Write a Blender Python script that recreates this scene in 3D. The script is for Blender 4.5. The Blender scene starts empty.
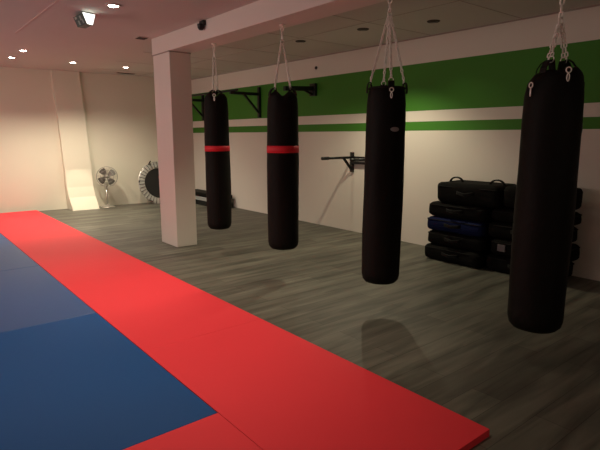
import bpy, bmesh, math, random
from mathutils import Vector, Matrix, noise
random.seed(7)
PI = math.pi
SC = bpy.context.scene
COL = SC.collection

# ------------------------------------------------------------------ materials
def new_mat(name):
    m = bpy.data.materials.new(name); m.use_nodes = True
    nt = m.node_tree
    return m, nt, nt.nodes['Principled BSDF']

def simple(name, col, rough=0.5, metal=0.0, bump=0.0, bscale=60.0, var=0.0, vscale=3.0, spec=0.5):
    m, nt, b = new_mat(name)
    b.inputs['Base Color'].default_value = (*col, 1)
    b.inputs['Roughness'].default_value = rough
    b.inputs['Metallic'].default_value = metal
    b.inputs['Specular IOR Level'].default_value = spec
    tc = nt.nodes.new('ShaderNodeTexCoord')
    if var > 0:
        n = nt.nodes.new('ShaderNodeTexNoise'); n.inputs['Scale'].default_value = vscale
        n.inputs['Detail'].default_value = 4
        nt.links.new(tc.outputs['Object'], n.inputs['Vector'])
        r = nt.nodes.new('ShaderNodeMapRange')
        r.inputs['To Min'].default_value = 1 - var; r.inputs['To Max'].default_value = 1 + var
        nt.links.new(n.outputs['Fac'], r.inputs['Value'])
        x = nt.nodes.new('ShaderNodeVectorMath'); x.operation = 'SCALE'
        x.inputs[0].default_value = col
        nt.links.new(r.outputs['Result'], x.inputs['Scale'])
        nt.links.new(x.outputs['Vector'], b.inputs['Base Color'])
    if bump > 0:
        n = nt.nodes.new('ShaderNodeTexNoise'); n.inputs['Scale'].default_value = bscale
        n.inputs['Detail'].default_value = 3
        nt.links.new(tc.outputs['Object'], n.inputs['Vector'])
        bp = nt.nodes.new('ShaderNodeBump'); bp.inputs['Strength'].default_value = bump
        bp.inputs['Distance'].default_value = 0.01
        nt.links.new(n.outputs['Fac'], bp.inputs['Height'])
        nt.links.new(bp.outputs['Normal'], b.inputs['Normal'])
    return m

def emit_mat(name, col, s):
    m, nt, b = new_mat(name)
    b.inputs['Base Color'].default_value = (*col, 1)
    b.inputs['Emission Color'].default_value = (*col, 1)
    b.inputs['Emission Strength'].default_value = s
    return m

WHITE = (0.70, 0.655, 0.58)
M = {}
M['wall'] = simple('white_paint', WHITE, 0.75, bump=0.06, bscale=90, var=0.03, vscale=1.5)
M['pillar'] = simple('pillar_paint', (0.72, 0.66, 0.60), 0.6, bump=0.04, bscale=80, var=0.03, vscale=2)
M['far_wall'] = simple('cream_paint', (0.72, 0.685, 0.56), 0.75, bump=0.06, bscale=90, var=0.03, vscale=1.5)
M['ceiling'] = simple('ceiling_plaster', (0.58, 0.57, 0.52), 0.85, bump=0.05, bscale=120, var=0.04, vscale=1.2)
M['black_vinyl'] = simple('black_vinyl', (0.0046, 0.0042, 0.0030), 0.62, bump=0.25, bscale=25, spec=0.14)
M['black_vinyl2'] = simple('black_vinyl_worn', (0.0066, 0.0056, 0.0042), 0.66, bump=0.35, bscale=18, spec=0.14)
M['black_fabric'] = simple('black_fabric', (0.0042, 0.0038, 0.0032), 0.85, bump=0.3, bscale=40, spec=0.1)
M['strap'] = simple('black_strap', (0.004, 0.0035, 0.003), 0.7, spec=0.25)
M['piping'] = simple('dark_piping', (0.006, 0.0055, 0.005), 0.7, spec=.15)
M['blue_fabric'] = simple('blue_fabric', (0.004, 0.008, 0.042), 0.8, bump=0.3, bscale=40, spec=0.1)
M['red_tape'] = simple('red_tape', (0.78, 0.012, 0.030), 0.6)
M['black_metal'] = simple('black_metal', (0.010, 0.010, 0.010), 0.45, 0.3)
M['chrome'] = simple('chrome', (0.72, 0.70, 0.66), 0.3, 1.0)
M['steel'] = simple('galvanised_steel', (0.9, 0.87, 0.80), 0.35, 0.4)
M['grey_plastic'] = simple('grey_plastic', (0.30, 0.31, 0.30), 0.5)
M['fan_blade'] = simple('fan_blade_metal', (0.09, 0.085, 0.075), 0.5, 0.3)
M['fan_wire'] = simple('fan_guard_wire', (0.34, 0.32, 0.28), 0.35, 0.5)
M['logo'] = simple('logo_grey', (0.28, 0.29, 0.30), 0.4)
M['logo_dim'] = simple('logo_bluegrey', (0.12, 0.15, 0.18), 0.4)
M['patch'] = simple('patch_lilac', (0.09, 0.075, 0.085), 0.5)
M['mesh_black'] = simple('trampoline_mesh', (0.010, 0.010, 0.008), 0.7)
M['tramp_pad'] = simple('trampoline_rim', (0.50, 0.50, 0.45), 0.5)
M['tramp_red'] = simple('trampoline_red', (0.25, 0.04, 0.04), 0.5)
M['bulb'] = emit_mat('bulb_glow', (1.0, 0.90, 0.78), 40.0)
M['diffuser'] = emit_mat('white_diffuser', (0.97, 1.0, 0.90), 1.9)
M['bulb_dim'] = simple('dark_reflector', (0.03, 0.025, 0.02), 0.3, 0.5)
M['trim_white'] = simple('trim_white', (0.55, 0.48, 0.42), 0.5)
M['dark_hole'] = simple('dark_grille', (0.06, 0.045, 0.038), 0.8)
M['sign_dark'] = simple('sign_dark_face', (0.07, 0.095, 0.085), 0.5)
M['sign_pale'] = simple('sign_pale_marks', (0.35, 0.40, 0.38), 0.5)
M['seam_light'] = simple('seam_light', (0.60, 0.52, 0.47), 0.8)
M['tile_line'] = simple('tile_line', (0.34, 0.29, 0.25), 0.8)

def mat_mat(name, col, rough, spec=0.5):
    """dense vinyl tatami surface"""
    return simple(name, col, rough, bump=0.10, bscale=220, var=0.05, vscale=1.3, spec=spec)
M['mat_red'] = mat_mat('red_tatami', (0.82, 0.044, 0.060), 0.6, 0.2)
M['mat_blue'] = mat_mat('blue_tatami', (0.005, 0.070, 0.25), 0.6, 0.25)
M['mat_blue_sheen'] = mat_mat('blue_tatami_sheen', (0.020, 0.078, 0.245), 0.5, 0.5)  # same blue tatami, its low-angle glare put into a paler colour

def floor_mat():
    m, nt, b = new_mat('grey_oak_planks')
    N, L = nt.nodes, nt.links
    tc = N.new('ShaderNodeTexCoord')
    br = N.new('ShaderNodeTexBrick')
    br.offset = 0.37; br.inputs['Scale'].default_value = 1.0
    br.inputs['Brick Width'].default_value = 1.28; br.inputs['Row Height'].default_value = 0.19
    br.inputs['Mortar Size'].default_value = 0.0018; br.inputs['Mortar Smooth'].default_value = 0.1
    br.inputs['Bias'].default_value = 0.0
    br.inputs['Color1'].default_value = (0.082, 0.078, 0.062, 1)
    br.inputs['Color2'].default_value = (0.131, 0.126, 0.099, 1)
    br.inputs['Mortar'].default_value = (0.04, 0.036, 0.03, 1)
    L.new(tc.outputs['Object'], br.inputs['Vector'])
    mp = N.new('ShaderNodeMapping'); mp.inputs['Scale'].default_value = (0.8, 6.5, 1.0)
    L.new(tc.outputs['Object'], mp.inputs['Vector'])
    n1 = N.new('ShaderNodeTexNoise'); n1.inputs['Scale'].default_value = 1.6; n1.inputs['Detail'].default_value = 6
    n1.inputs['Distortion'].default_value = 0.6
    L.new(mp.outputs['Vector'], n1.inputs['Vector'])
    r1 = N.new('ShaderNodeMapRange'); r1.inputs['From Min'].default_value = 0.3; r1.inputs['From Max'].default_value = 0.7
    r1.inputs['To Min'].default_value = 0.55; r1.inputs['To Max'].default_value = 1.55
    L.new(n1.outputs['Fac'], r1.inputs['Value'])
    n2 = N.new('ShaderNodeTexNoise'); n2.inputs['Scale'].default_value = 1.1; n2.inputs['Detail'].default_value = 3
    L.new(tc.outputs['Object'], n2.inputs['Vector'])
    r2 = N.new('ShaderNodeMapRange'); r2.inputs['To Min'].default_value = 0.8; r2.inputs['To Max'].default_value = 1.2
    L.new(n2.outputs['Fac'], r2.inputs['Value'])
    mu = N.new('ShaderNodeMath'); mu.operation = 'MULTIPLY'
    L.new(r1.outputs['Result'], mu.inputs[0]); L.new(r2.outputs['Result'], mu.inputs[1])
    sc = N.new('ShaderNodeVectorMath'); sc.operation = 'SCALE'
    L.new(br.outputs['Color'], sc.inputs[0]); L.new(mu.outputs['Value'], sc.inputs['Scale'])
    L.new(sc.outputs['Vector'], b.inputs['Base Color'])
    b.inputs['Roughness'].default_value = 0.5
    b.inputs['Specular IOR Level'].default_value = 0.35
    bp = N.new('ShaderNodeBump'); bp.inputs['Strength'].default_value = 0.12; bp.inputs['Distance'].default_value = 0.004
    L.new(n1.outputs['Fac'], bp.inputs['Height']); L.new(bp.outputs['Normal'], b.inputs['Normal'])
    return m
M['floor'] = floor_mat()

def striped_wall():
    m, nt, b = new_mat('white_wall_with_green_stripes')
    N, L = nt.nodes, nt.links
    tc = N.new('ShaderNodeTexCoord'); sp = N.new('ShaderNodeSeparateXYZ')
    L.new(tc.outputs['Object'], sp.inputs['Vector'])
    def band(z0, z1):
        a = N.new('ShaderNodeMath'); a.operation = 'GREATER_THAN'; a.inputs[1].default_value = z0
        c = N.new('ShaderNodeMath'); c.operation = 'LESS_THAN'; c.inputs[1].default_value = z1
        L.new(sp.outputs['Z'], a.inputs[0]); L.new(sp.outputs['Z'], c.inputs[0])
        d = N.new('ShaderNodeMath'); d.operation = 'MULTIPLY'
        L.new(a.outputs[0], d.inputs[0]); L.new(c.outputs[0], d.inputs[1])
        return d
    a, c = band(1.81, 2.42), band(1.55, 1.67)
    s = N.new('ShaderNodeMath'); s.operation = 'ADD'
    L.new(a.outputs[0], s.inputs[0]); L.new(c.outputs[0], s.inputs[1])
    n = N.new('ShaderNodeTexNoise'); n.inputs['Scale'].default_value = 1.5
    L.new(tc.outputs['Object'], n.inputs['Vector'])
    mx = N.new('ShaderNodeMix'); mx.data_type = 'RGBA'
    mx.inputs['A'].default_value = (*WHITE, 1); mx.inputs['B'].default_value = (0.042, 0.20, 0.008, 1)
    L.new(s.outputs[0], mx.inputs['Factor'])
    L.new(mx.outputs['Result'], b.inputs['Base Color'])
    b.inputs['Roughness'].default_value = 0.7
    return m
M['wall_striped'] = striped_wall()

# ------------------------------------------------------------------ mesh helpers
def obj(name, bm, mat, parent=None, smooth=False, loc=None):
    me = bpy.data.meshes.new(name)
    bmesh.ops.recalc_face_normals(bm, faces=bm.faces[:])
    bm.to_mesh(me); bm.free()
    me.materials.append(mat)
    if smooth:
        for p in me.polygons: p.use_smooth = True
    o = bpy.data.objects.new(name, me); COL.objects.link(o)
    if parent: o.parent = parent
    if loc: o.location = loc
    return o

def thing(name, label, cat, loc=(0, 0, 0), rz=0, group=None):
    o = bpy.data.objects.new(name, None); COL.objects.link(o)
    o.empty_display_size = 0.1
    o.location = loc; o.rotation_euler = (0, 0, rz)
    return tag(o, label, cat, group)

def tag(o, label, cat, group=None):
    o['label'] = label; o['category'] = cat
    if group: o['group'] = group
    return o

def struct(o):
    o['kind'] = 'structure'; return o

def dup(root, loc, rz=0):
    r = root.copy(); COL.objects.link(r); r.location = loc; r.rotation_euler = (0, 0, rz)
    for ch in list(root.children):
        c = ch.copy(); COL.objects.link(c); c.parent = r
        for g in ch.children:
            d = g.copy(); COL.objects.link(d); d.parent = c
    return r

def box(bm, x0, x1, y0, y1, z0, z1, bev=0.0, seg=2):
    vs = [bm.verts.new(p) for p in ((x0, y0, z0), (x1, y0, z0), (x1, y1, z0), (x0, y1, z0),
                                   (x0, y0, z1), (x1, y0, z1), (x1, y1, z1), (x0, y1, z1))]
    fs = [bm.faces.new([vs[i] for i in q]) for q in ((0, 3, 2, 1), (4, 5, 6, 7), (0, 1, 5, 4), (1, 2, 6, 5), (2, 3, 7, 6), (3, 0, 4, 7))]
    if bev > 0:
        es = list({e for f in fs for e in f.edges})
        bmesh.ops.bevel(bm, geom=es, offset=bev, segments=seg, affect='EDGES', profile=0.5)

def frame(d):
    d = d.normalized()
    a = Vector((0, 0, 1)) if abs(d.z) < 0.9 else Vector((1, 0, 0))
    u = d.cross(a).normalized(); v = d.cross(u).normalized()
    return u, v

def tube(bm, pts, r, seg=8, closed=False, cap=True):
    pts = [Vector(p) for p in pts]; n = len(pts); rings = []
    u = None
    for i, p in enumerate(pts):
        if closed: d = pts[(i + 1) % n] - pts[i - 1]
        else: d = pts[min(i + 1, n - 1)] - pts[max(i - 1, 0)]
        d.normalize()
        if u is None: u, v = frame(d)
        else:
            u = (u - d * u.dot(d)).normalized(); v = d.cross(u).normalized()
        rr = r[i] if isinstance(r, (list, tuple)) else r
        rings.append([bm.verts.new(p + (u * math.cos(t) + v * math.sin(t)) * rr) for t in [2 * PI * k / seg for k in range(seg)]])
    m = n if closed else n - 1
    for i in range(m):
        a, b = rings[i], rings[(i + 1) % n]
        if closed and i == n - 1:
            off = min(range(seg), key=lambda s: (a[0].co - b[s].co).length)
            b = b[off:] + b[:off]
        for k in range(seg):
            bm.faces.new((a[k], a[(k + 1) % seg], b[(k + 1) % seg], b[k]))
    if cap and not closed:
        bm.faces.new(rings[0]); bm.faces.new(rings[-1][::-1])

def bar(bm, p0, p1, w, h):
    """rectangular bar from p0 to p1"""
    p0, p1 = Vector(p0), Vector(p1); d = (p1 - p0).normalized()
    a = Vector((0, 0, 1)) if abs(d.z) < 0.95 else Vector((0, 1, 0))
    u = d.cross(a).normalized(); v = u.cross(d).normalized()
    vs = [bm.verts.new(p + u * sx * w / 2 + v * sy * h / 2) for p in (p0, p1) for sx, sy in ((-1, -1), (1, -1), (1, 1), (-1, 1))]
    for q in ((3, 2, 1, 0), (4, 5, 6, 7), (0, 1, 5, 4), (1, 2, 6, 5), (2, 3, 7, 6), (3, 0, 4, 7)):
        bm.faces.new([vs[i] for i in q])

def lathe(bm, prof, seg=32, fn=None, c=(0, 0)):
    rings = []
    for r, z in prof:
        ring = []
        for k in range(seg):
            t = 2 * PI * k / seg
            rr = r if fn is None else fn(r, z, t)
            ring.append(bm.verts.new((c[0] + rr * math.cos(t), c[1] + rr * math.sin(t), z)))
        rings.append(ring)
    for a, b in zip(rings, rings[1:]):
        for k in range(seg):
            bm.faces.new((a[k], a[(k + 1) % seg], b[(k + 1) % seg], b[k]))
    if prof[0][0] > 1e-5: bm.faces.new(rings[0][::-1])
    if prof[-1][0] > 1e-5: bm.faces.new(rings[-1])

def circle_pts(c, r, axis_u, axis_v, n=24, sy=1.0):
    c = Vector(c); u = Vector(axis_u); v = Vector(axis_v)
    return [c + u * r * math.cos(2 * PI * k / n) + v * r * sy * math.sin(2 * PI * k / n) for k in range(n)]

def chain_bm(p0, p1, L=0.036, w=0.026, wire=0.0045, sag=0.0):
    bm = bmesh.new(); p0, p1 = Vector(p0), Vector(p1)
    d = p1 - p0; n = max(2, int(round(d.length / (L * 0.78)))); dn = d.normalized()
    u, v = frame(d); step = d.length / n
    for i in range(n):
        c = p0 + d * ((i + 0.5) / n) + Vector((0, 0, -sag * math.sin(PI * (i + 0.5) / n)))
        s = u if i % 2 == 0 else v
        s = (s * math.cos(0.3 * math.sin(i)) + (v if i % 2 == 0 else -u) * math.sin(0.3 * math.sin(i)))
        hl = step / 0.78 / 2 - wire; hw = w / 2 - wire
        pts = []
        for k in range(10):
            t = 2 * PI * k / 10
            x = hw * math.cos(t); y = (hl - hw) * (1 if math.sin(t) > 0 else -1) + hw * math.sin(t)
            pts.append(c + s * x + dn * y)
        tube(bm, pts, wire, 5, closed=True)
    return bm

# ------------------------------------------------------------------ room shell
XR, ZC = 5.59, 2.75
YB, XL = -2.5, -3.2
def wall_y(x): return 11.14 - 0.055 * (x - 1.0)

bm = bmesh.new(); box(bm, XL - .2, XR + .2, YB - .2, 11.8, -0.1, 0.0)
struct(obj('floor', bm, M['floor']))
bm = bmesh.new(); box(bm, XL - .2, XR + .2, YB - .2, 11.8, ZC, ZC + 0.1)
struct(obj('ceiling', bm, M['ceiling']))
bm = bmesh.new(); box(bm, XR, XR + .15, YB, 11.6, 0, ZC)
struct(obj('wall_right', bm, M['wall_striped']))
bm = bmesh.new(); box(bm, XL - .15, XL, YB, 11.6, 0, ZC)
struct(obj('wall_left', bm, M['wall']))
bm = bmesh.new(); box(bm, XL, XR, YB - .15, YB, 0, ZC)
struct(obj('wall_back', bm, M['wall']))
# far wall, very slightly out of square with the room
bm = bmesh.new()
ys = [wall_y(XL), wall_y(XR)]
vs = [bm.verts.new(p) for p in ((XL, ys[0], 0), (XR, ys[1], 0), (XR, ys[1] + .2, 0), (XL, ys[0] + .2, 0),
                               (XL, ys[0], ZC), (XR, ys[1], ZC), (XR, ys[1] + .2, ZC), (XL, ys[0] + .2, ZC))]
for q in ((0, 3, 2, 1), (4, 5, 6, 7), (0, 1, 5, 4), (1, 2, 6, 5), (2, 3, 7, 6), (3, 0, 4, 7)): bm.faces.new([vs[i] for i in q])
struct(obj('wall_far', bm, M['far_wall']))

# pillar and the ceiling beam it carries
bm = bmesh.new(); box(bm, 2.915, 3.21, 6.2, 6.70, 0, 2.535, bev=0.006, seg=2)
struct(obj('pillar', bm, M['pillar']))
bm = bmesh.new(); box(bm, 2.908, 3.235, YB, 6.71, 2.54, ZC, bev=0.006, seg=2)
struct(obj('beam', bm, M['pillar']))
bm = bmesh.new(); box(bm, 2.903, 3.215, 6.192, 6.2, 2.528, 2.54); box(bm, 2.903, 2.915, 6.192, 6.71, 2.528, 2.54)
struct(obj('trim_1', bm, M['tile_line']))

# leaning, flared concrete pier on the far wall
bm = bmesh.new()
prof = [(2.75, -0.12, 0.06), (1.8, -0.07, 0.09), (0.80, -0.03, 0.12), (0.45, -0.03, 0.17), (0.25, -0.02, 0.23), (0.0, 0.0, 0.38)]
L, R_ = [], []
for z, xo, d in prof:
    for lst, x in ((L, 2.80 + xo), (R_, 3.31 + xo)):
        lst.append((bm.verts.new((x, wall_y(x) + 0.02, z)), bm.verts.new((x, wall_y(x) - d, z))))
for i in range(len(prof) - 1):
    bm.faces.new((L[i][1], R_[i][1], R_[i + 1][1], L[i + 1][1]))
    bm.faces.new((L[i][0], L[i][1], L[i + 1][1], L[i + 1][0]))
    bm.faces.new((R_[i][1], R_[i][0], R_[i + 1][0], R_[i + 1][1]))
    bm.faces.new((R_[i][0], L[i][0], L[i + 1][0], R_[i + 1][0]))
bm.faces.new((L[0][0], R_[0][0], R_[0][1], L[0][1])); bm.faces.new((L[-1][0], L[-1][1], R_[-1][1], R_[-1][0]))
struct(obj('wall_pier', bm, M['far_wall']))
bm = bmesh.new(); bar(bm, (2.765, wall_y(2.765) - .116, .779), (3.28, wall_y(3.28) - .116, .779), .012, .006)
struct(obj('trim_2', bm, M['tile_line']))

# ceiling joints
bm = bmesh.new(); box(bm, 1.42, 1.445, 5.3, 7.4, ZC - 0.003, ZC + .01)
struct(obj('trim_3', bm, M['seam_light']))
bm = bmesh.new()
for y in (0.6, 1.8, 3.0, 4.2, 5.4, 6.6, 7.8, 9.0, 10.2): box(bm, 3.24, XR, y - .004, y + .004, ZC - 0.002, ZC + .01)
for x in (4.4,): box(bm, x - .004, x + .004, YB, 11, ZC - 0.002, ZC + .01)
struct(obj('trim_4', bm, M['tile_line']))
bm = bmesh.new(); box(bm, XR - 0.012, XR, YB, 10.85, ZC - .014, ZC)
struct(obj('trim_5', bm, M['tile_line']))
bm = bmesh.new(); box(bm, 1.9, XR, wall_y(3.7) - .07, wall_y(3.7) - .04, ZC - .012, ZC)
# a dark shadow joint along the far wall
bm.free()

# ------------------------------------------------------------------ mats
TH = 0.04
def mat_mesh(w, l, g=.0015, bv=.006):
    bm = bmesh.new(); box(bm, 0.0015, w - .0015, g, l - g, 0.0, TH, bev=bv, seg=3)
    return bm
def place_mat(name, x, y, w, l, m, label, group):
    o = obj(name, mat_mesh(w, l, .0003, .0015) if m is M['mat_red'] else mat_mesh(w, l), m, loc=(x, y, 0.0))
    tag(o, label, 'mat', group)
    return o
XA, XB = 1.215, 2.19
YN = 1.19
red_labels = ['red floor mat at the near end of the red strip, its corner on the planks',
              'red floor mat along the planks, second from the near corner of the strip',
              'red floor mat in the middle of the strip, beside the white pillar',
              'red floor mat in the strip just beyond the white pillar',
              'red floor mat farthest up the strip, touching the far white wall']
yr = [YN, 3.18, 5.17, 7.16, 9.15, 10.93]
for i in range(5):
    place_mat('floor_mat', XA, yr[i], XB - XA, yr[i + 1] - yr[i], M['mat_red'], red_labels[i], 'red border mats')
place_mat('floor_mat', XA - 1.99, YN, 1.99, 2.18 - YN, M['mat_red'], 'red floor mat below the big blue mat, at the bottom edge of the photo', 'red border mats')
yb = [2.18, 4.165, 6.155, 8.145, 10.135]
bl = ['dark blue floor mat nearest the camera, filling the lower left', 'blue floor mat with a pale sheen directly behind the nearest dark blue one',
      'blue floor mat third from the camera beside the red strip', 'farthest blue floor mat, at the left edge of the photo']
for i in range(4):
    place_mat('floor_mat', XA - 0.995, yb[i], 0.995, yb[i + 1] - yb[i], M['mat_blue'] if i == 0 else M['mat_blue_sheen'], bl[i], 'blue floor mats')

bl2 = ['blue floor mat in the outer row, left of the nearest dark blue mat', 'blue floor mat in the outer row, second from the camera',
       'blue floor mat in the outer row, third from the camera', 'blue floor mat in the outer row, farthest from the camera']
for i in range(4):
    place_mat('floor_mat', XA - 1.99, yb[i], 0.993, yb[i + 1] - yb[i], M['mat_blue'], bl2[i], 'blue floor mats')

# ------------------------------------------------------------------ punching bags
def noise3(x, y, z, s=0): return noise.noise(Vector((x + s * 7.3, y - s * 3.1, z + s * 1.7)))

def make_bag(y, zb, zt, rad, split, label, seed, band=None, logo=None, x=3.1, tilt=(0, 0), worn=False, flap=False, strands=4, clip=(-2.2,), ar=None, valley=-2.2, slump=0.0):
    t = thing('punching_bag', label, 'punching bag', (x, y, zb), 0, 'heavy bags hanging in a row')
    H = zt - zb
    def wob(r, z, th):
        k = 1 + 0.018 * noise3(math.cos(th) * 1.3, math.sin(th) * 1.3, z * 2.2, seed) * 2
        k += 0.010 * noise3(math.cos(th) * 3, math.sin(th) * 3, z * 7, seed + 3)
        if flap and z > H - 0.22:      # the collapsed mouth of the bag between the straps
            q = (z - (H - 0.22)) / 0.22
            k -= q * 0.10 * (0.5 + 0.5 * math.cos(4 * th))
        return r * k
    prof = [(0.0, 0.0), (rad * .55, 0.002), (rad * .80, 0.012), (rad * .93, 0.036), (rad * .985, 0.075)]
    n = 30
    for i in range(n + 1):
        q = i / n; z = 0.10 + (H - 0.10 - 0.06) * q
        r = rad * (0.99 + 0.035 * math.sin(q * PI * 1.0) - 0.03 * q)
        if q > .93: r *= 1 - (q - .93) * 0.6
        prof.append((r, z))
    ar = ar or rad * .86
    if flap: prof += [(rad * .86, H - .035), (rad * .72, H - .012), (max(ar, .05), H + .004), (max(ar, .05) * .5, H - .004), (0.0, H - .02)]
    else: prof += [(rad * .88, H - .03), (rad * .80, H - .012), (rad * .62, H - .012), (0.0, H - .03)]
    bm = bmesh.new(); lathe(bm, prof, 40, wob)
    bmesh.ops.remove_doubles(bm, verts=bm.verts[:], dist=1e-4)
    if flap:
        for v in bm.verts:
            if v.co.z > H - .20:
                q = (v.co.z - (H - .20)) / .20; th = math.atan2(v.co.y, v.co.x)
                d = abs(v.co.x * -math.sin(valley) + v.co.y * math.cos(valley)) / rad     # distance from the fold line
                g = math.exp(-(d / .28) ** 2)
                v.co.z -= .055 * q * q * g
                sd = -(v.co.x * -math.sin(valley) + v.co.y * math.cos(valley)) / rad
                v.co.z -= slump * q * max(0, sd) ** 1.5 + .035 * q * q * abs(sd) ** 3
                n_ = Vector((math.cos(valley), math.sin(valley), 0))
                v.co -= n_ * (v.co.dot(n_)) * .16 * g * q
    body = obj('bag_body', bm, M['black_vinyl2'] if worn else M['black_vinyl'], t, True)
    # stitched seam down the side + bottom hem
    bm = bmesh.new()
    th = -2.5 + seed * .4
    pts = []
    for i in range(24):
        z = 0.10 + (H - 0.2) * i / 23; q = (z - .1) / (H - .16)
        r = wob(rad * (0.99 + 0.035 * math.sin(q * PI) - 0.03 * q), z, th)
        pts.append((r * math.cos(th), r * math.sin(th), z))
    tube(bm, pts, 0.0022, 6)
    obj('side_seam', bm, M['piping'], t, True)
    # mouth rim
    bm = bmesh.new()
    tube(bm, [Vector((wob(rad * .87, H - .03, a) * math.cos(a), wob(rad * .87, H - .03, a) * math.sin(a), H - 0.024)) for a in [2 * PI * k / 36 for k in range(36)]], 0.010, 8, closed=True)
    if flap: bm.free()
    else: obj('top_rim', bm, M['strap'], t, True)
    if band:
        z0, z1 = band[0] - zb, band[1] - zb
        def rr(z):
            q = (z - .1) / (H - .16); return rad * (0.99 + 0.035 * math.sin(q * PI) - 0.03 * q)
        bm = bmesh.new(); rings = []
        for z, e in ((z0, -0.001), (z0, 0.0025), ((z0 + z1) / 2, 0.003), (z1, 0.0025), (z1, -0.001)):
            rings.append([bm.verts.new(((wob(rr(z), z, a) + e) * math.cos(a), (wob(rr(z), z, a) + e) * math.sin(a), z)) for a in [2 * PI * k / 40 for k in range(40)]])
        for a, b in zip(rings, rings[1:]):
            for k in range(40): bm.faces.new((a[k], a[(k + 1) % 40], b[(k + 1) % 40], b[k]))
        o = obj('tape_band', bm, M['red_tape'], t, True); o['label'] = 'red tape band'
    if logo:
        th0, zc, w, h, mt = logo; zc -= zb
        bm = bmesh.new(); c = None; N = 20; ring = []
        def P(a, z):
            q = (z - .1) / (H - .16); r = wob(rad * (0.99 + 0.035 * math.sin(q * PI) - 0.03 * q), z, a) + 0.004
            return (r * math.cos(a), r * math.sin(a), z)
        c = bm.verts.new(P(th0, zc))
        rings = []
        for s in (0.5, 1.0):
            rings.append([bm.verts.new(P(th0 + s * w / 2 / rad * math.cos(2 * PI * k / N), zc + s * h / 2 * math.sin(2 * PI * k / N))) for k in range(N)])
        for k in range(N):
            bm.faces.new((c, rings[0][k], rings[0][(k + 1) % N]))
            bm.faces.new((rings[0][k], rings[1][k], rings[1][(k + 1) % N], rings[0][(k + 1) % N]))
        o = obj('logo_patch', bm, M[mt], t, True); o['label'] = 'small oval grey maker badge'
    # straps with rings, chains
    zs = split - zb; zh = 2.54 - zb
    for k in range(strands):
        a = valley + ([PI / 2 - .4, PI / 2 + .4, -PI / 2 - .4, -PI / 2 + .4][k] if flap else k * PI / 2)
        rr_ = ar
        px, py = rr_ * math.cos(a), rr_ * math.sin(a)
        # strap tab: a flat leather loop standing over the rim
        bm = bmesh.new(); u = Vector((-math.sin(a), math.cos(a), 0)); n_ = Vector((math.cos(a), math.sin(a), 0))
        w = 0.022
        E_ = rad * 1.0
        prof_s = [(E_ * 1.0, -0.22), (E_ * 1.01, -0.12), (E_ * .93, -0.035), ((E_ * .8 + rr_) / 2, .0), (rr_ + .012, 0.024), (rr_ - .006, 0.026), (rr_ - .02, -0.02)]
        prof_s = [(rr_ + .018, -.06), (rr_ + .019, -.03), (rr_ + .014, .010), (rr_ + .006, .024), (rr_ - .006, .024), (rr_ - .02, -.03)]
        if flap: prof_s = [(rr_ + .055, -.05), (rr_ + .05, -.02), (rr_ + .03, .012), (rr_ + .008, .026), (rr_ - .008, .026), (rr_ - .02, -.03)]
        rows = []
        for f_, z in prof_s:
            p = n_ * (f_ + 0.006) + Vector((0, 0, H + z))
            rows.append((bm.verts.new(p - u * w), bm.verts.new(p + u * w), bm.verts.new(p + u * w - n_ * .006), bm.verts.new(p - u * w - n_ * .006)))
        for A, B in zip(rows, rows[1:]):
            for i in range(4): bm.faces.new((A[i], A[(i + 1) % 4], B[(i + 1) % 4], B[i]))
        bm.faces.new(rows[0]); bm.faces.new(rows[-1][::-1])
        st = obj('strap', bm, M['strap'], t)
        bm = bmesh.new()
        tube(bm, circle_pts(n_ * rr_ * .96 + Vector((0, 0, H + .030)), 0.018, u, (0, 0, 1), 14), 0.0032, 6, closed=True)
        o = obj('ring', bm, M['steel'], st, True)
        top = Vector((0.010 * math.cos(a), 0.010 * math.sin(a), zs))
        obj('chain', chain_bm(Vector((px * .96, py * .96, H + .044)), top), M['steel'], t, True)
    obj('hanging_chain', chain_bm((0, 0, zs + .03), (0, 0, zh - .06), L=0.048, w=0.034, wire=0.006), M['steel'], t, True)
    bm = bmesh.new(); tube(bm, circle_pts((0, 0, zs + .014), 0.022, (1, 0, 0), (0, 0, 1), 16), 0.0045, 8, closed=True)
    obj('gathering_ring', bm, M['steel'], t, True)
    bm = bmesh.new()
    tube(bm, circle_pts((0, 0, zh - .040), 0.020, (0, 1, 0), (0, 0, 1), 16), 0.005, 8, closed=True)
    lathe(bm, [(0.006, zh - .024), (0.006, zh - .012), (0.030, zh - .010), (0.030, zh)], 16)
    obj('ceiling_hook', bm, M['steel'], t, True)
    for cth in clip:      # snap clip and loose links dangling over the side
        ca, sa = math.cos(cth), math.sin(cth); r = rad * (1.02 if not slump or cth < -3 else .86); dz = .075 if cth < -3 else 0
        bm = bmesh.new()
        tube(bm, circle_pts((r * ca, r * sa, H - .045 - dz), 0.015, (-sa, ca, 0), (0, 0, 1), 14), 0.004, 6, closed=True)
        tube(bm, circle_pts((r * ca, r * sa, H - .085 - dz), 0.010, (-sa * .6 + ca * .3, ca * .6 + sa * .3, 0), (0, 0, 1), 12, sy=2.2), 0.0035, 6, closed=True)
        obj('snap_clip', bm, M['steel'], t, True)
    t.rotation_euler = (tilt[0], tilt[1], 0)
    return t

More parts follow.
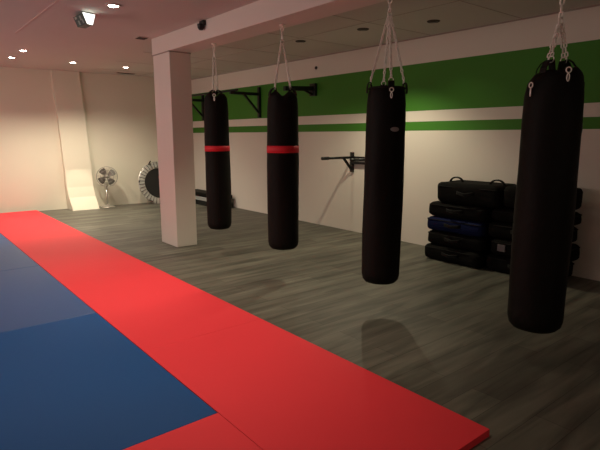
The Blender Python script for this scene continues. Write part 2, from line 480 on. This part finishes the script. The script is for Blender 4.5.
make_bag(5.42, 0.345, 1.99, 0.149, 2.36, 'black punching bag with red band, farthest of the row, beside the white pillar', 1, band=(1.30, 1.365), worn=True, flap=True, ar=.03, tilt=(0, -.006), x=3.125)
make_bag(4.10, 0.325, 1.92, 0.160, 2.37, 'black punching bag with red band, second from the pillar, forked chain above', 2, band=(1.315, 1.385), worn=True, flap=True, clip=(), ar=.085, x=3.112)
make_bag(2.75, 0.275, 1.87, 0.158, 2.39, 'plain black punching bag with small grey oval badge, third from the pillar', 3, logo=(-1.95, 1.53, 0.075, 0.035, 'logo'), tilt=(0, 0.012))
make_bag(1.44, 0.27, 1.89, 0.165, 2.12, 'nearest black punching bag, silver clips hanging at its top, far right', 4, logo=(-0.95, 1.53, 0.05, 0.07, 'logo_dim'), clip=(-2.25, -3.55), flap=True, ar=.05, tilt=(0, .008), valley=-2.25, slump=.07)

# ------------------------------------------------------------------ stack of kick shields / pads by the right wall
def make_pad(l, w, h, seed, mat, label, loc, rz, handle_top=0, strap_front=True, patch=False):
    """soft rectangular strike pad; length along local Y"""
    t = thing('strike_pad', label, 'strike pad', loc, rz, 'pads stacked against the right wall')
    bm = bmesh.new(); nx, ny, nz = 10, 16, 5; vd = {}
    def V(i, j, k):
        key = (i, j, k)
        if key in vd: return vd[key]
        x, y, z = 2 * i / nx - 1, 2 * j / ny - 1, 2 * k / nz - 1
        # rounded box by clamping to an inner core
        R = 0.055; hx, hy, hz = w / 2, l / 2, h / 2
        R = min(R, hz * .85)
        p = Vector((x * hx, y * hy, z * hz))
        core = Vector((max(-hx + R, min(hx - R, p.x)), max(-hy + R, min(hy - R, p.y)), max(-hz + R, min(hz - R, p.z))))
        d = p - core
        if d.length > 1e-6: p = core + d.normalized() * R
        bul = (1 - x * x) * (1 - y * y)
        p.z += 0.006 * bul * (1 if z > 0 else -1)
        p.z += 0.010 * noise3(p.x * 5, p.y * 5, z, seed)
        p.x += 0.012 * noise3(p.z * 6, p.y * 5, 2, seed)
        p.y += 0.012 * noise3(p.x * 6, p.z * 5, 5, seed)
        p.z = max(-hz, min(hz, p.z))
        vd[key] = bm.verts.new(p + Vector((0, 0, hz))); return vd[key]
    for i in range(nx):
        for j in range(ny):
            for k in (0, nz): bm.faces.new((V(i, j, k), V(i + 1, j, k), V(i + 1, j + 1, k), V(i, j + 1, k)))
    for i in range(nx):
        for k in range(nz):
            for j in (0, ny): bm.faces.new((V(i, j, k), V(i + 1, j, k), V(i + 1, j, k + 1), V(i, j, k + 1)))
    for j in range(ny):
        for k in range(nz):
            for i in (0, nx): bm.faces.new((V(i, j, k), V(i, j + 1, k), V(i, j + 1, k + 1), V(i, j, k + 1)))
    obj('cushion', bm, mat, t, True)
    # piping round the upper and lower seams
    def rect(z, ins, rad=0.05):
        hx, hy = w / 2 - ins, l / 2 - ins; pts = []
        for cx_, cy_, a0 in ((hx - rad, hy - rad, 0), (-hx + rad, hy - rad, PI / 2), (-hx + rad, -hy + rad, PI), (hx - rad, -hy + rad, 1.5 * PI)):
            for s in range(5):
                a = a0 + s * PI / 8; pts.append((cx_ + rad * math.cos(a), cy_ + rad * math.sin(a), z))
        return pts
    for z in (h * .80,):
        bm = bmesh.new(); tube(bm, rect(z, 0.004), 0.005, 6, closed=True)
        obj('piping', bm, M['piping'], t, True)
    if strap_front:      # carry handle on the long side that faces the room (-X)
        bm = bmesh.new(); x = -w / 2
        pts = [(x + .004, -0.11, h * .55), (x - .02, -0.09, h * .55), (x - .03, 0, h * .48), (x - .02, 0.09, h * .55), (x + .004, 0.11, h * .55)]
        for dz in (-.012, 0, .012): tube(bm, [(a, b, c + dz) for a, b, c in pts], 0.007, 6)
        obj('handle', bm, M['strap'], t, True)
    for hpos in ([] if not handle_top else handle_top):
        bm = bmesh.new()
        pts = [(-.05 , hpos + .085 * math.cos(a), h - .01 + .060 * math.sin(a)) for a in [PI * k / 10 for k in range(11)]]
        for dx in (-.012, 0, .012): tube(bm, [(a + dx, b, c) for a, b, c in pts], 0.008, 6)
        obj('handle', bm, M['strap'], t, True)
    if patch:
        bm = bmesh.new(); box(bm, -w / 2 - .004, -w / 2 + .01, patch - .045, patch + .045, h * .30, h * .72, bev=.003)
        o = obj('logo_patch', bm, M['patch'], t); o['label'] = 'small pale label patch'
    return t

left = [  # z0, h, ycentre, xcentre, material, label
    (0.0, .186, 3.375, 5.26, 'black_fabric', 'black strike pad on the floor, bottom of the left pile by the striped wall'),
    (.190, .163, 3.36, 5.28, 'black_fabric', 'black strike pad directly under the blue one'),
    (.357, .170, 3.37, 5.27, 'blue_fabric', 'blue strike pad, third up in the left pile'),
    (.531, .173, 3.355, 5.28, 'black_fabric', 'black strike pad directly on top of the blue one'),
    (.708, .240, 3.23, 5.28, 'black_fabric', 'topmost black pad of the left pile, two carry handles on top'),
]
for i, (z, h, y, x, m, lb) in enumerate(left):
    make_pad(.76 if i < 4 else .80, 0.50, h, i + 1, M[m], lb, (x, y, z), 0, handle_top=(0.25, -0.27) if i == 4 else 0)
right = [
    (0.0, .185, 2.58, 5.32, 'black strike pad on the floor at the bottom of the right pile'),
    (.192, .18, 2.53, 5.30, 'black strike pad with a pale label patch, second up in the right pile'),
    (.379, .175, 2.57, 5.31, 'black strike pad in the middle of the right pile, level with the blue pad'),
    (.561, .142, 2.55, 5.32, 'black strike pad fourth up in the right pile'),
    (.725, .230, 2.485, 5.30, 'topmost black pad of the right pile, domed, behind the nearest punching bag'),
]
for i, (z, h, y, x, lb) in enumerate(right):
    make_pad(0.78 if i < 4 else .64, 0.48, h, i + 11, M['black_fabric'], lb, (x, y, z), 0, patch=.24 if i == 1 else False, strap_front=(i != 1))

# ------------------------------------------------------------------ wall mounted rigs
def pullup_bracket(y, name_parent, big=True):
    """post, arm and brace in the plane Y = y; returns nothing"""
    x = XR
    bm = bmesh.new(); box(bm, x - .05, x - .001, y - .03, y + .03, 1.82, 2.38, bev=.004); obj('wall_post', bm, M['black_metal'], name_parent)
    bm = bmesh.new(); bar(bm, (x - .03, y, 2.25), (x - .66, y, 2.25), .05, .05); obj('arm', bm, M['black_metal'], name_parent)
    bm = bmesh.new(); bar(bm, (x - .03, y, 1.90), (x - .36, y, 2.235), .035, .035); obj('brace', bm, M['black_metal'], name_parent)
t = thing('pull_up_bar', 'black steel pull-up bar on triangular brackets on the green stripe behind the bags', 'pull-up bar', (0, 0, 0))
for y in (8.06, 10.25): pullup_bracket(y, t)
bm = bmesh.new(); tube(bm, [(XR - .63, 7.85, 2.285), (XR - .63, 10.45, 2.285)], .018, 12)
obj('grip_bar', bm, M['black_metal'], t, True)
t = thing('wall_bracket', 'short black steel bracket arm on the green stripe, right of the second bag', 'bracket', (XR, 6.5, 2.225))
bm = bmesh.new(); box(bm, -.05, 0, -.07, .07, -.10, .10, bev=.006); obj('wall_plate', bm, M['black_metal'], t)
bm = bmesh.new(); bar(bm, (-.04, 0, 0.02), (-.62, 0, -.01), .06, .07); obj('arm', bm, M['black_metal'], t)
bm = bmesh.new(); bar(bm, (-.03, 0, -.08), (-.22, 0, -.01), .03, .03); obj('brace', bm, M['black_metal'], t)

t = thing('dip_bar', 'black steel dip bars sticking out of the white wall, left of the third bag', 'dip bars', (XR, 5.58, 0))
bm = bmesh.new(); box(bm, -.035, 0, -.03, .03, .93, 1.235, bev=.003); obj('wall_plate', bm, M['black_metal'], t)
bm = bmesh.new(); box(bm, -.035, 0, -.63, -.57, .93, 1.235, bev=.003); obj('wall_plate', bm, M['black_metal'], t)
bm = bmesh.new(); tube(bm, [(-.02, 0, 1.155), (-.52, 0, 1.155)], .019, 12); tube(bm, [(-.50, 0, 1.155), (-.64, 0, 1.155)], .024, 12)
obj('grip_bar', bm, M['black_metal'], t, True)
bm = bmesh.new(); tube(bm, [(-.02, -.6, 1.155), (-.52, -.6, 1.155)], .019, 12); tube(bm, [(-.50, -.6, 1.155), (-.64, -.6, 1.155)], .024, 12)
obj('grip_bar', bm, M['black_metal'], t, True)
for yy in (0, -.6):
    bm = bmesh.new(); bar(bm, (-.02, yy, .96), (-.19, yy, 1.14), .03, .03); obj('brace', bm, M['black_metal'], t)
for z in (1.155, 1.075):
    bm = bmesh.new(); bar(bm, (-.03, 0, z), (-.03, -.6, z), .03, .035); obj('cross_bar', bm, M['black_metal'], t)

# ------------------------------------------------------------------ step platforms on the floor behind the first bag
t = thing('exercise_bench', 'low long black bench with a grey band by the wall behind the farthest bag', 'bench', (5.36, 9.78, 0), 0.0)
bm = bmesh.new(); box(bm, -.17, .17, -.76, .76, .185, .275, bev=.025, seg=3); obj('seat_pad', bm, M['black_vinyl'], t, True)
bm = bmesh.new(); box(bm, -.175, .15, -.74, .74, .105, .183, bev=.008); o = obj('rail', bm, M['grey_plastic'], t); o['label'] = 'grey rail'
for sy in (-.49, 0, .49):
    bm = bmesh.new(); box(bm, -.165, .165, sy - .22, sy + .22, 0, .104, bev=.008)
    obj('leg', bm, M['black_metal'], t)

# ------------------------------------------------------------------ chrome pedestal fan
fx, fy = 3.52, wall_y(3.52) - .24
t = thing('pedestal_fan', 'chrome pedestal fan with four dark blades standing at the far wall', 'fan', (fx, fy, 0), 0.0)
bm = bmesh.new(); lathe(bm, [(0, 0), (.15, 0), (.152, .012), (.13, .022), (.05, .035), (.025, .06), (0, .06)], 32)
obj('base', bm, M['fan_wire'], t, True)
bm = bmesh.new(); tube(bm, [(0, 0, .04), (0, 0, .40)], .016, 12); tube(bm, [(0, 0, .38), (0, .02, .60)], .011, 12); tube(bm, [(0, 0, .37), (0, 0, .41)], .022, 12)
obj('pole', bm, M['chrome'], t, True)
hd = bpy.data.objects.new('fan_head', None); COL.objects.link(hd); hd.parent = t
hd.location = (0.02, -0.02, .645); hd.rotation_euler = (math.radians(-6), 0, math.radians(-22))
RR = .205
bm = bmesh.new()
tube(bm, [(0, .05, 0), (0, .17, 0)], [.045, .035], 16); obj('motor', bm, M['chrome'], hd, True)
bm = bmesh.new()
def rp(r, y, a): return (r * math.cos(a), y, r * math.sin(a))
for y, r in ((0.0, RR), (-.012, RR), (-.045, RR * .62), (-.055, RR * .28), (.05, RR * .62), (.055, RR * .28)):
    tube(bm, [rp(r, y, 2 * PI * k / 36) for k in range(36)], .008 if r == RR else .003, 5, closed=True)
for k in range(40):
    a = 2 * PI * k / 40
    tube(bm, [rp(.03, -.058, a), rp(RR * .62, -.046, a), rp(RR * .93, -.026, a), rp(RR, -.008, a)], 0.0019, 4)
    tube(bm, [rp(.04, .058, a), rp(RR * .62, .05, a), rp(RR, .002, a)], .0016, 4)
tube(bm, [(0, -.052, 0), (0, -.066, 0)], .034, 16)
obj('guard', bm, M['fan_wire'], hd, True)
for k in range(4):
    bm = bmesh.new(); a0 = k * PI / 2 + .62
    g = []
    for i in range(6):
        r = .03 + .155 * i / 5; wd = .34 + .42 * math.sin(PI * (i + 1) / 7)
        g.append([bm.verts.new(rp(r, -.02 + .04 * (s - .5), a0 + (s - .5) * wd * 1.4)) for s in (0, .33, .66, 1)])
    for A, B in zip(g, g[1:]):
        for s in range(3): bm.faces.new((A[s], A[s + 1], B[s + 1], B[s]))
    o = obj('blade', bm, M['fan_blade'], hd, True)

# ------------------------------------------------------------------ mini trampoline leaning on the far wall
tc = Vector((4.68, wall_y(4.71) - .20, .445))
t = thing('mini_trampoline', 'round black mini trampoline leaning upright against the far wall, half hidden by the pillar', 'trampoline', tc)
t.rotation_euler = (math.radians(-14), 0, 0)
R0 = .465
bm = bmesh.new(); tube(bm, [rp(R0, 0, 2 * PI * k / 48) for k in range(48)], .017, 8, closed=True)
obj('frame', bm, M['chrome'], t, True)
bm = bmesh.new()
vs = [bm.verts.new(rp(.335, -.004, 2 * PI * k / 48)) for k in range(48)]; bm.faces.new(vs)
vs = [bm.verts.new(rp(.335, .004, 2 * PI * k / 48)) for k in range(48)]; bm.faces.new(vs[::-1])
obj('jumping_mesh', bm, M['mesh_black'], t)
bm = bmesh.new()
for k in range(36):
    a = 2 * PI * k / 36
    tube(bm, [rp(.345, -.016, a), rp(.40, -.028, a + .01), rp(R0 + .012, -.026, a + .02)], .0065, 5)
obj('spring_set', bm, M['fan_blade'], t, True)
bm = bmesh.new(); ra = []
for r, y in ((.345, -.012), (.42, -.020), (.482, -.010)):
    ra.append([bm.verts.new(rp(r * (1 + .012 * math.sin(k * 12 * PI / 36)), y, 2 * PI * k / 72)) for k in range(72)])
for A, B in zip(ra, ra[1:]):
    for k in range(72): bm.faces.new((A[k], A[(k + 1) % 72], B[(k + 1) % 72], B[k]))
obj('rim_cover', bm, M['tramp_pad'], t, True)
for k in range(6):
    a = 2 * PI * k / 6 + 3.04
    bm = bmesh.new(); tube(bm, [rp(R0, -.01, a), rp(R0 + .03, -.12, a), rp(R0 + .045, -.17, a)], .013, 8)
    if k in (0, 1, 2, 5): obj('leg', bm, M['black_metal'], t, True)
    else: bm.free()
bm = bmesh.new(); bmesh.ops.create_circle(bm, cap_ends=True, segments=20, radius=.04, matrix=Matrix.Translation((.03, -.007, .13)) @ Matrix.Rotation(PI / 2, 4, 'X'))
o = obj('emblem', bm, M['tramp_red'], t); o['label'] = 'red emblem on the black mesh'

# ------------------------------------------------------------------ ceiling fixtures
def downlight(x, y, lit, label, energy=0, size=120, blend=.6, rot=(0, 0, 0), col=(1.0, .80, .60), r=.058):
    t = thing('recessed_spotlight', label, 'ceiling light', (x, y, ZC), 0, 'recessed ceiling spotlights')
    bm = bmesh.new(); lathe(bm, [(r * .78, -.001), (r * .80, -.012), (r * 1.15, -.010), (r * 1.25, -.001), (r * 1.25, 0)], 28)
    obj('trim_ring', bm, M['trim_white'] if lit else M['dark_hole'], t, True)
    bm = bmesh.new(); lathe(bm, [(0, -.017), (r * .5, -.016), (r * .76, -.010), (r * .76, -.002), (0, -.002)], 24)
    bmesh.ops.remove_doubles(bm, verts=bm.verts[:], dist=1e-5)
    obj('bulb', bm, M['bulb'] if lit else M['bulb_dim'], t, True)
    if energy > 0: spot(x, y, ZC - .03, energy, size, blend, rot, col)
    return t
def spot(x, y, z, energy, size, blend, rot, col, rad=.035):
    l = bpy.data.lights.new('spot_lamp', 'SPOT'); l.energy = energy; l.spot_size = math.radians(size)
    l.spot_blend = blend; l.color = col; l.shadow_soft_size = rad
    o = bpy.data.objects.new('spot_lamp', l); COL.objects.link(o); o.location = (x, y, z); o.rotation_euler = rot
    return o
WARM = (1.0, .82, .62); DIM = (1.0, .90, .64); FAR = (1.0, .88, .68)
downlight(1.90, 5.25, True, 'large bright ceiling spotlight beside the white sign box', 150, 84, 1, col=WARM, r=.062)
downlight(1.77, 8.76, True, 'bright ceiling spotlight, upper of the two at far left', 70, 84, 1, col=WARM)
downlight(1.77, 9.63, True, 'bright ceiling spotlight, lower of the two at far left, nearest the frame edge', 185, 130, .8, col=FAR)
downlight(2.71, 9.60, True, 'bright ceiling spotlight above the leaning wall pier', 190, 130, .8, col=FAR)
downlight(3.66, 9.66, True, 'bright ceiling spotlight above the fan, nearest the pillar', 100, 130, .8, col=FAR)
downlight(4.54, 5.57, False, 'dark recessed spotlight above the second bag', 28, 118, .6, col=DIM)
downlight(4.63, 4.49, False, 'dark recessed spotlight just left of the third bag chain', 120, 118, .6, col=DIM)
downlight(4.93, 3.69, False, 'dark recessed spotlight right of the third bag chain', 10, 110, .7, col=DIM)
# unseen lamps: the red strip's run carried on, and more added leftward for bounce
for x, y, e in ((1.6, 3.35, 130), (1.6, 1.9, 30), (0.2, 6.6, 60), (0.2, 4.2, 60), (0.2, 1.8, 20)):
    spot(x, y, ZC - .03, e, 92, 1, (0, 0, 0), WARM)

def soft(x, y, z, sx, sy, energy, rot, col):  # large area fill, not a fixture of the room
    l = bpy.data.lights.new('added_fill_lamp', 'AREA'); l.shape = 'RECTANGLE'; l.size = sx; l.size_y = sy; l.energy = energy; l.color = col
    o = bpy.data.objects.new('added_fill_lamp', l); COL.objects.link(o); o.location = (x, y, z); o.rotation_euler = rot
    return o
def aim(o, p):
    o.rotation_euler = (Vector(p) - o.location).to_track_quat('-Z', 'Y').to_euler()
aim(spot(2.71, 9.60, ZC - .04, 130, 22, .4, (0, 0, 0), WARM), (3.05, 10.80, .06))  # extra narrow beam added to brighten the foot of the pier
soft(-3.1, 7.0, 1.6, 1.7, 7.0, 98, (0, -PI / 2 - .12, 0), (1.0, .79, .71))  # unseen fill added by the left wall to lift pillar, beam and ceiling
soft(0.8, -2.3, 1.6, 5.0, 1.6, 9, (PI / 2 + .15, 0, 0), (1.0, .78, .62))  # weak unseen fill added by the back wall

# emergency sign box below the ceiling
pA = dict(a=(1.70, 5.90, 2.70), b=(1.73, 5.68, 2.715), c=(1.74, 5.58, 2.59), d=(1.71, 5.80, 2.585), e=(1.87, 5.72, 2.715), f=(1.82, 5.66, 2.60), g=(1.86, 5.93, 2.70), h=(1.80, 5.84, 2.59))
t = thing('emergency_light', 'wedge-shaped emergency light box with glowing white side and dark side, under the ceiling', 'emergency light', (1.78, 5.76, 2.768))
P = {k: Vector(v) - Vector((1.78, 5.76, 2.75)) for k, v in pA.items()}
bm = bmesh.new(); V_ = {k: bm.verts.new(v) for k, v in P.items()}
for q in ('abcd', 'abeg', 'dcfh', 'efhg', 'adhg'): bm.faces.new([V_[k] for k in q])
bm.faces.new([V_[k] for k in 'becf'.replace('ecf', 'efc')])
obj('housing', bm, M['sign_dark'], t)
bm = bmesh.new()
cen = sum(P.values(), Vector()) / 8
def face_pt(q, u, v, off):
    A, B, C_, D = [P[k] for k in q]; p = A.lerp(B, u).lerp(D.lerp(C_, u), v)
    n = (B - A).cross(D - A).normalized()
    if n.dot(p - cen) < 0: n = -n
    return p + n * off
def slab(bm, q, u0, u1, v0, v1, off=.004):
    a = [bm.verts.new(face_pt(q, u, v, off)) for u, v in ((u0, v0), (u1, v0), (u1, v1), (u0, v1))]
    b = [bm.verts.new(face_pt(q, u, v, -.001)) for u, v in ((u0, v0), (u1, v0), (u1, v1), (u0, v1))]
    bm.faces.new(a); bm.faces.new(b[::-1])
    for i in range(4): bm.faces.new((a[i], a[(i + 1) % 4], b[(i + 1) % 4], b[i]))
slab(bm, 'befc', 0.02, 1, 0, 1); o = obj('diffuser', bm, M['diffuser'], t); o['label'] = 'glowing white diffuser'
bm = bmesh.new()
slab(bm, 'abcd', .58, .70, .15, .55); slab(bm, 'abcd', .30, .42, .5, .9); slab(bm, 'abcd', .70, .80, .5, .85); slab(bm, 'abcd', .12, .3, .1, .3)
obj('pictogram', bm, M['sign_pale'], t)
bm = bmesh.new(); box(bm, -.015, .015, -.015, .015, -.07, -.018, bev=.003); obj('bracket', bm, M['trim_white'], t)

# small sensor on the beam face, vents on the ceiling, sensor dot on the striped wall
t = thing('motion_sensor', 'small black sensor fixed high on the side of the white ceiling beam', 'sensor', (2.908, 5.27, 2.69))
bm = bmesh.new(); box(bm, -.035, 0, -.05, .05, 0, .05, bev=.006); obj('mount', bm, M['black_metal'], t)
bm = bmesh.new(); lathe(bm, [(0, -.055), (.022, -.050), (.036, -.03), (.040, 0), (.040, .01), (0, .01)], 20, c=(-.04, 0))
obj('lens', bm, M['black_metal'], t, True)
def vent(x, y, w, l, label):
    t = thing('ceiling_vent', label, 'vent', (x, y, ZC))
    bm = bmesh.new(); box(bm, -w / 2, w / 2, -l / 2, l / 2, -.008, 0, bev=.003); obj('frame', bm, M['trim_white'], t)
    bm = bmesh.new()
    for k in range(5):
        yy = -l / 2 + l * (k + 1) / 6; box(bm, -w * .42, w * .42, yy - l * .055, yy + l * .055, -.014, -.007)
    obj('grille', bm, M['dark_hole'], t)
vent(2.77, 6.70, .14, .16, 'small dark ceiling vent beside the top of the white pillar')
vent(3.99, 10.55, .42, .12, 'narrow dark ceiling vent close to the far wall')
bm = bmesh.new(); lathe(bm, [(0, 0), (.022, 0), (.026, -.01), (.02, -.02), (0, -.02)], 16)
o = obj('wall_sensor', bm, M['dark_hole'], None, True, loc=(XR - .001, 6.45, 2.57)); o.rotation_euler = (0, PI / 2, 0)
tag(o, 'tiny dark round sensor on the white wall above the green stripe', 'sensor')

# ------------------------------------------------------------------ world and camera
w = bpy.data.worlds.new('world'); SC.world = w; w.use_nodes = True
w.node_tree.nodes['Background'].inputs['Color'].default_value = (.6, .5, .42, 1)
w.node_tree.nodes['Background'].inputs['Strength'].default_value = 0.02
cam = bpy.data.cameras.new('camera'); co = bpy.data.objects.new('camera', cam); COL.objects.link(co)
cam.sensor_width = 36; cam.lens = 505 / 600 * 36; cam.clip_start = .05
r = Vector((0.77584429, -0.63092443, 0.0)); u = Vector((0.10950503, 0.13465773, 0.9848228)); b = Vector((-0.62134876, -0.76406915, 0.17356283))
mw = Matrix(((r.x, u.x, b.x, 0), (r.y, u.y, b.y, 0), (r.z, u.z, b.z, 1.48), (0, 0, 0, 1)))
co.matrix_world = mw
SC.camera = co
SC.view_settings.view_transform = 'Standard'
SC.view_settings.look = 'None'
SC.view_settings.exposure = 0.0
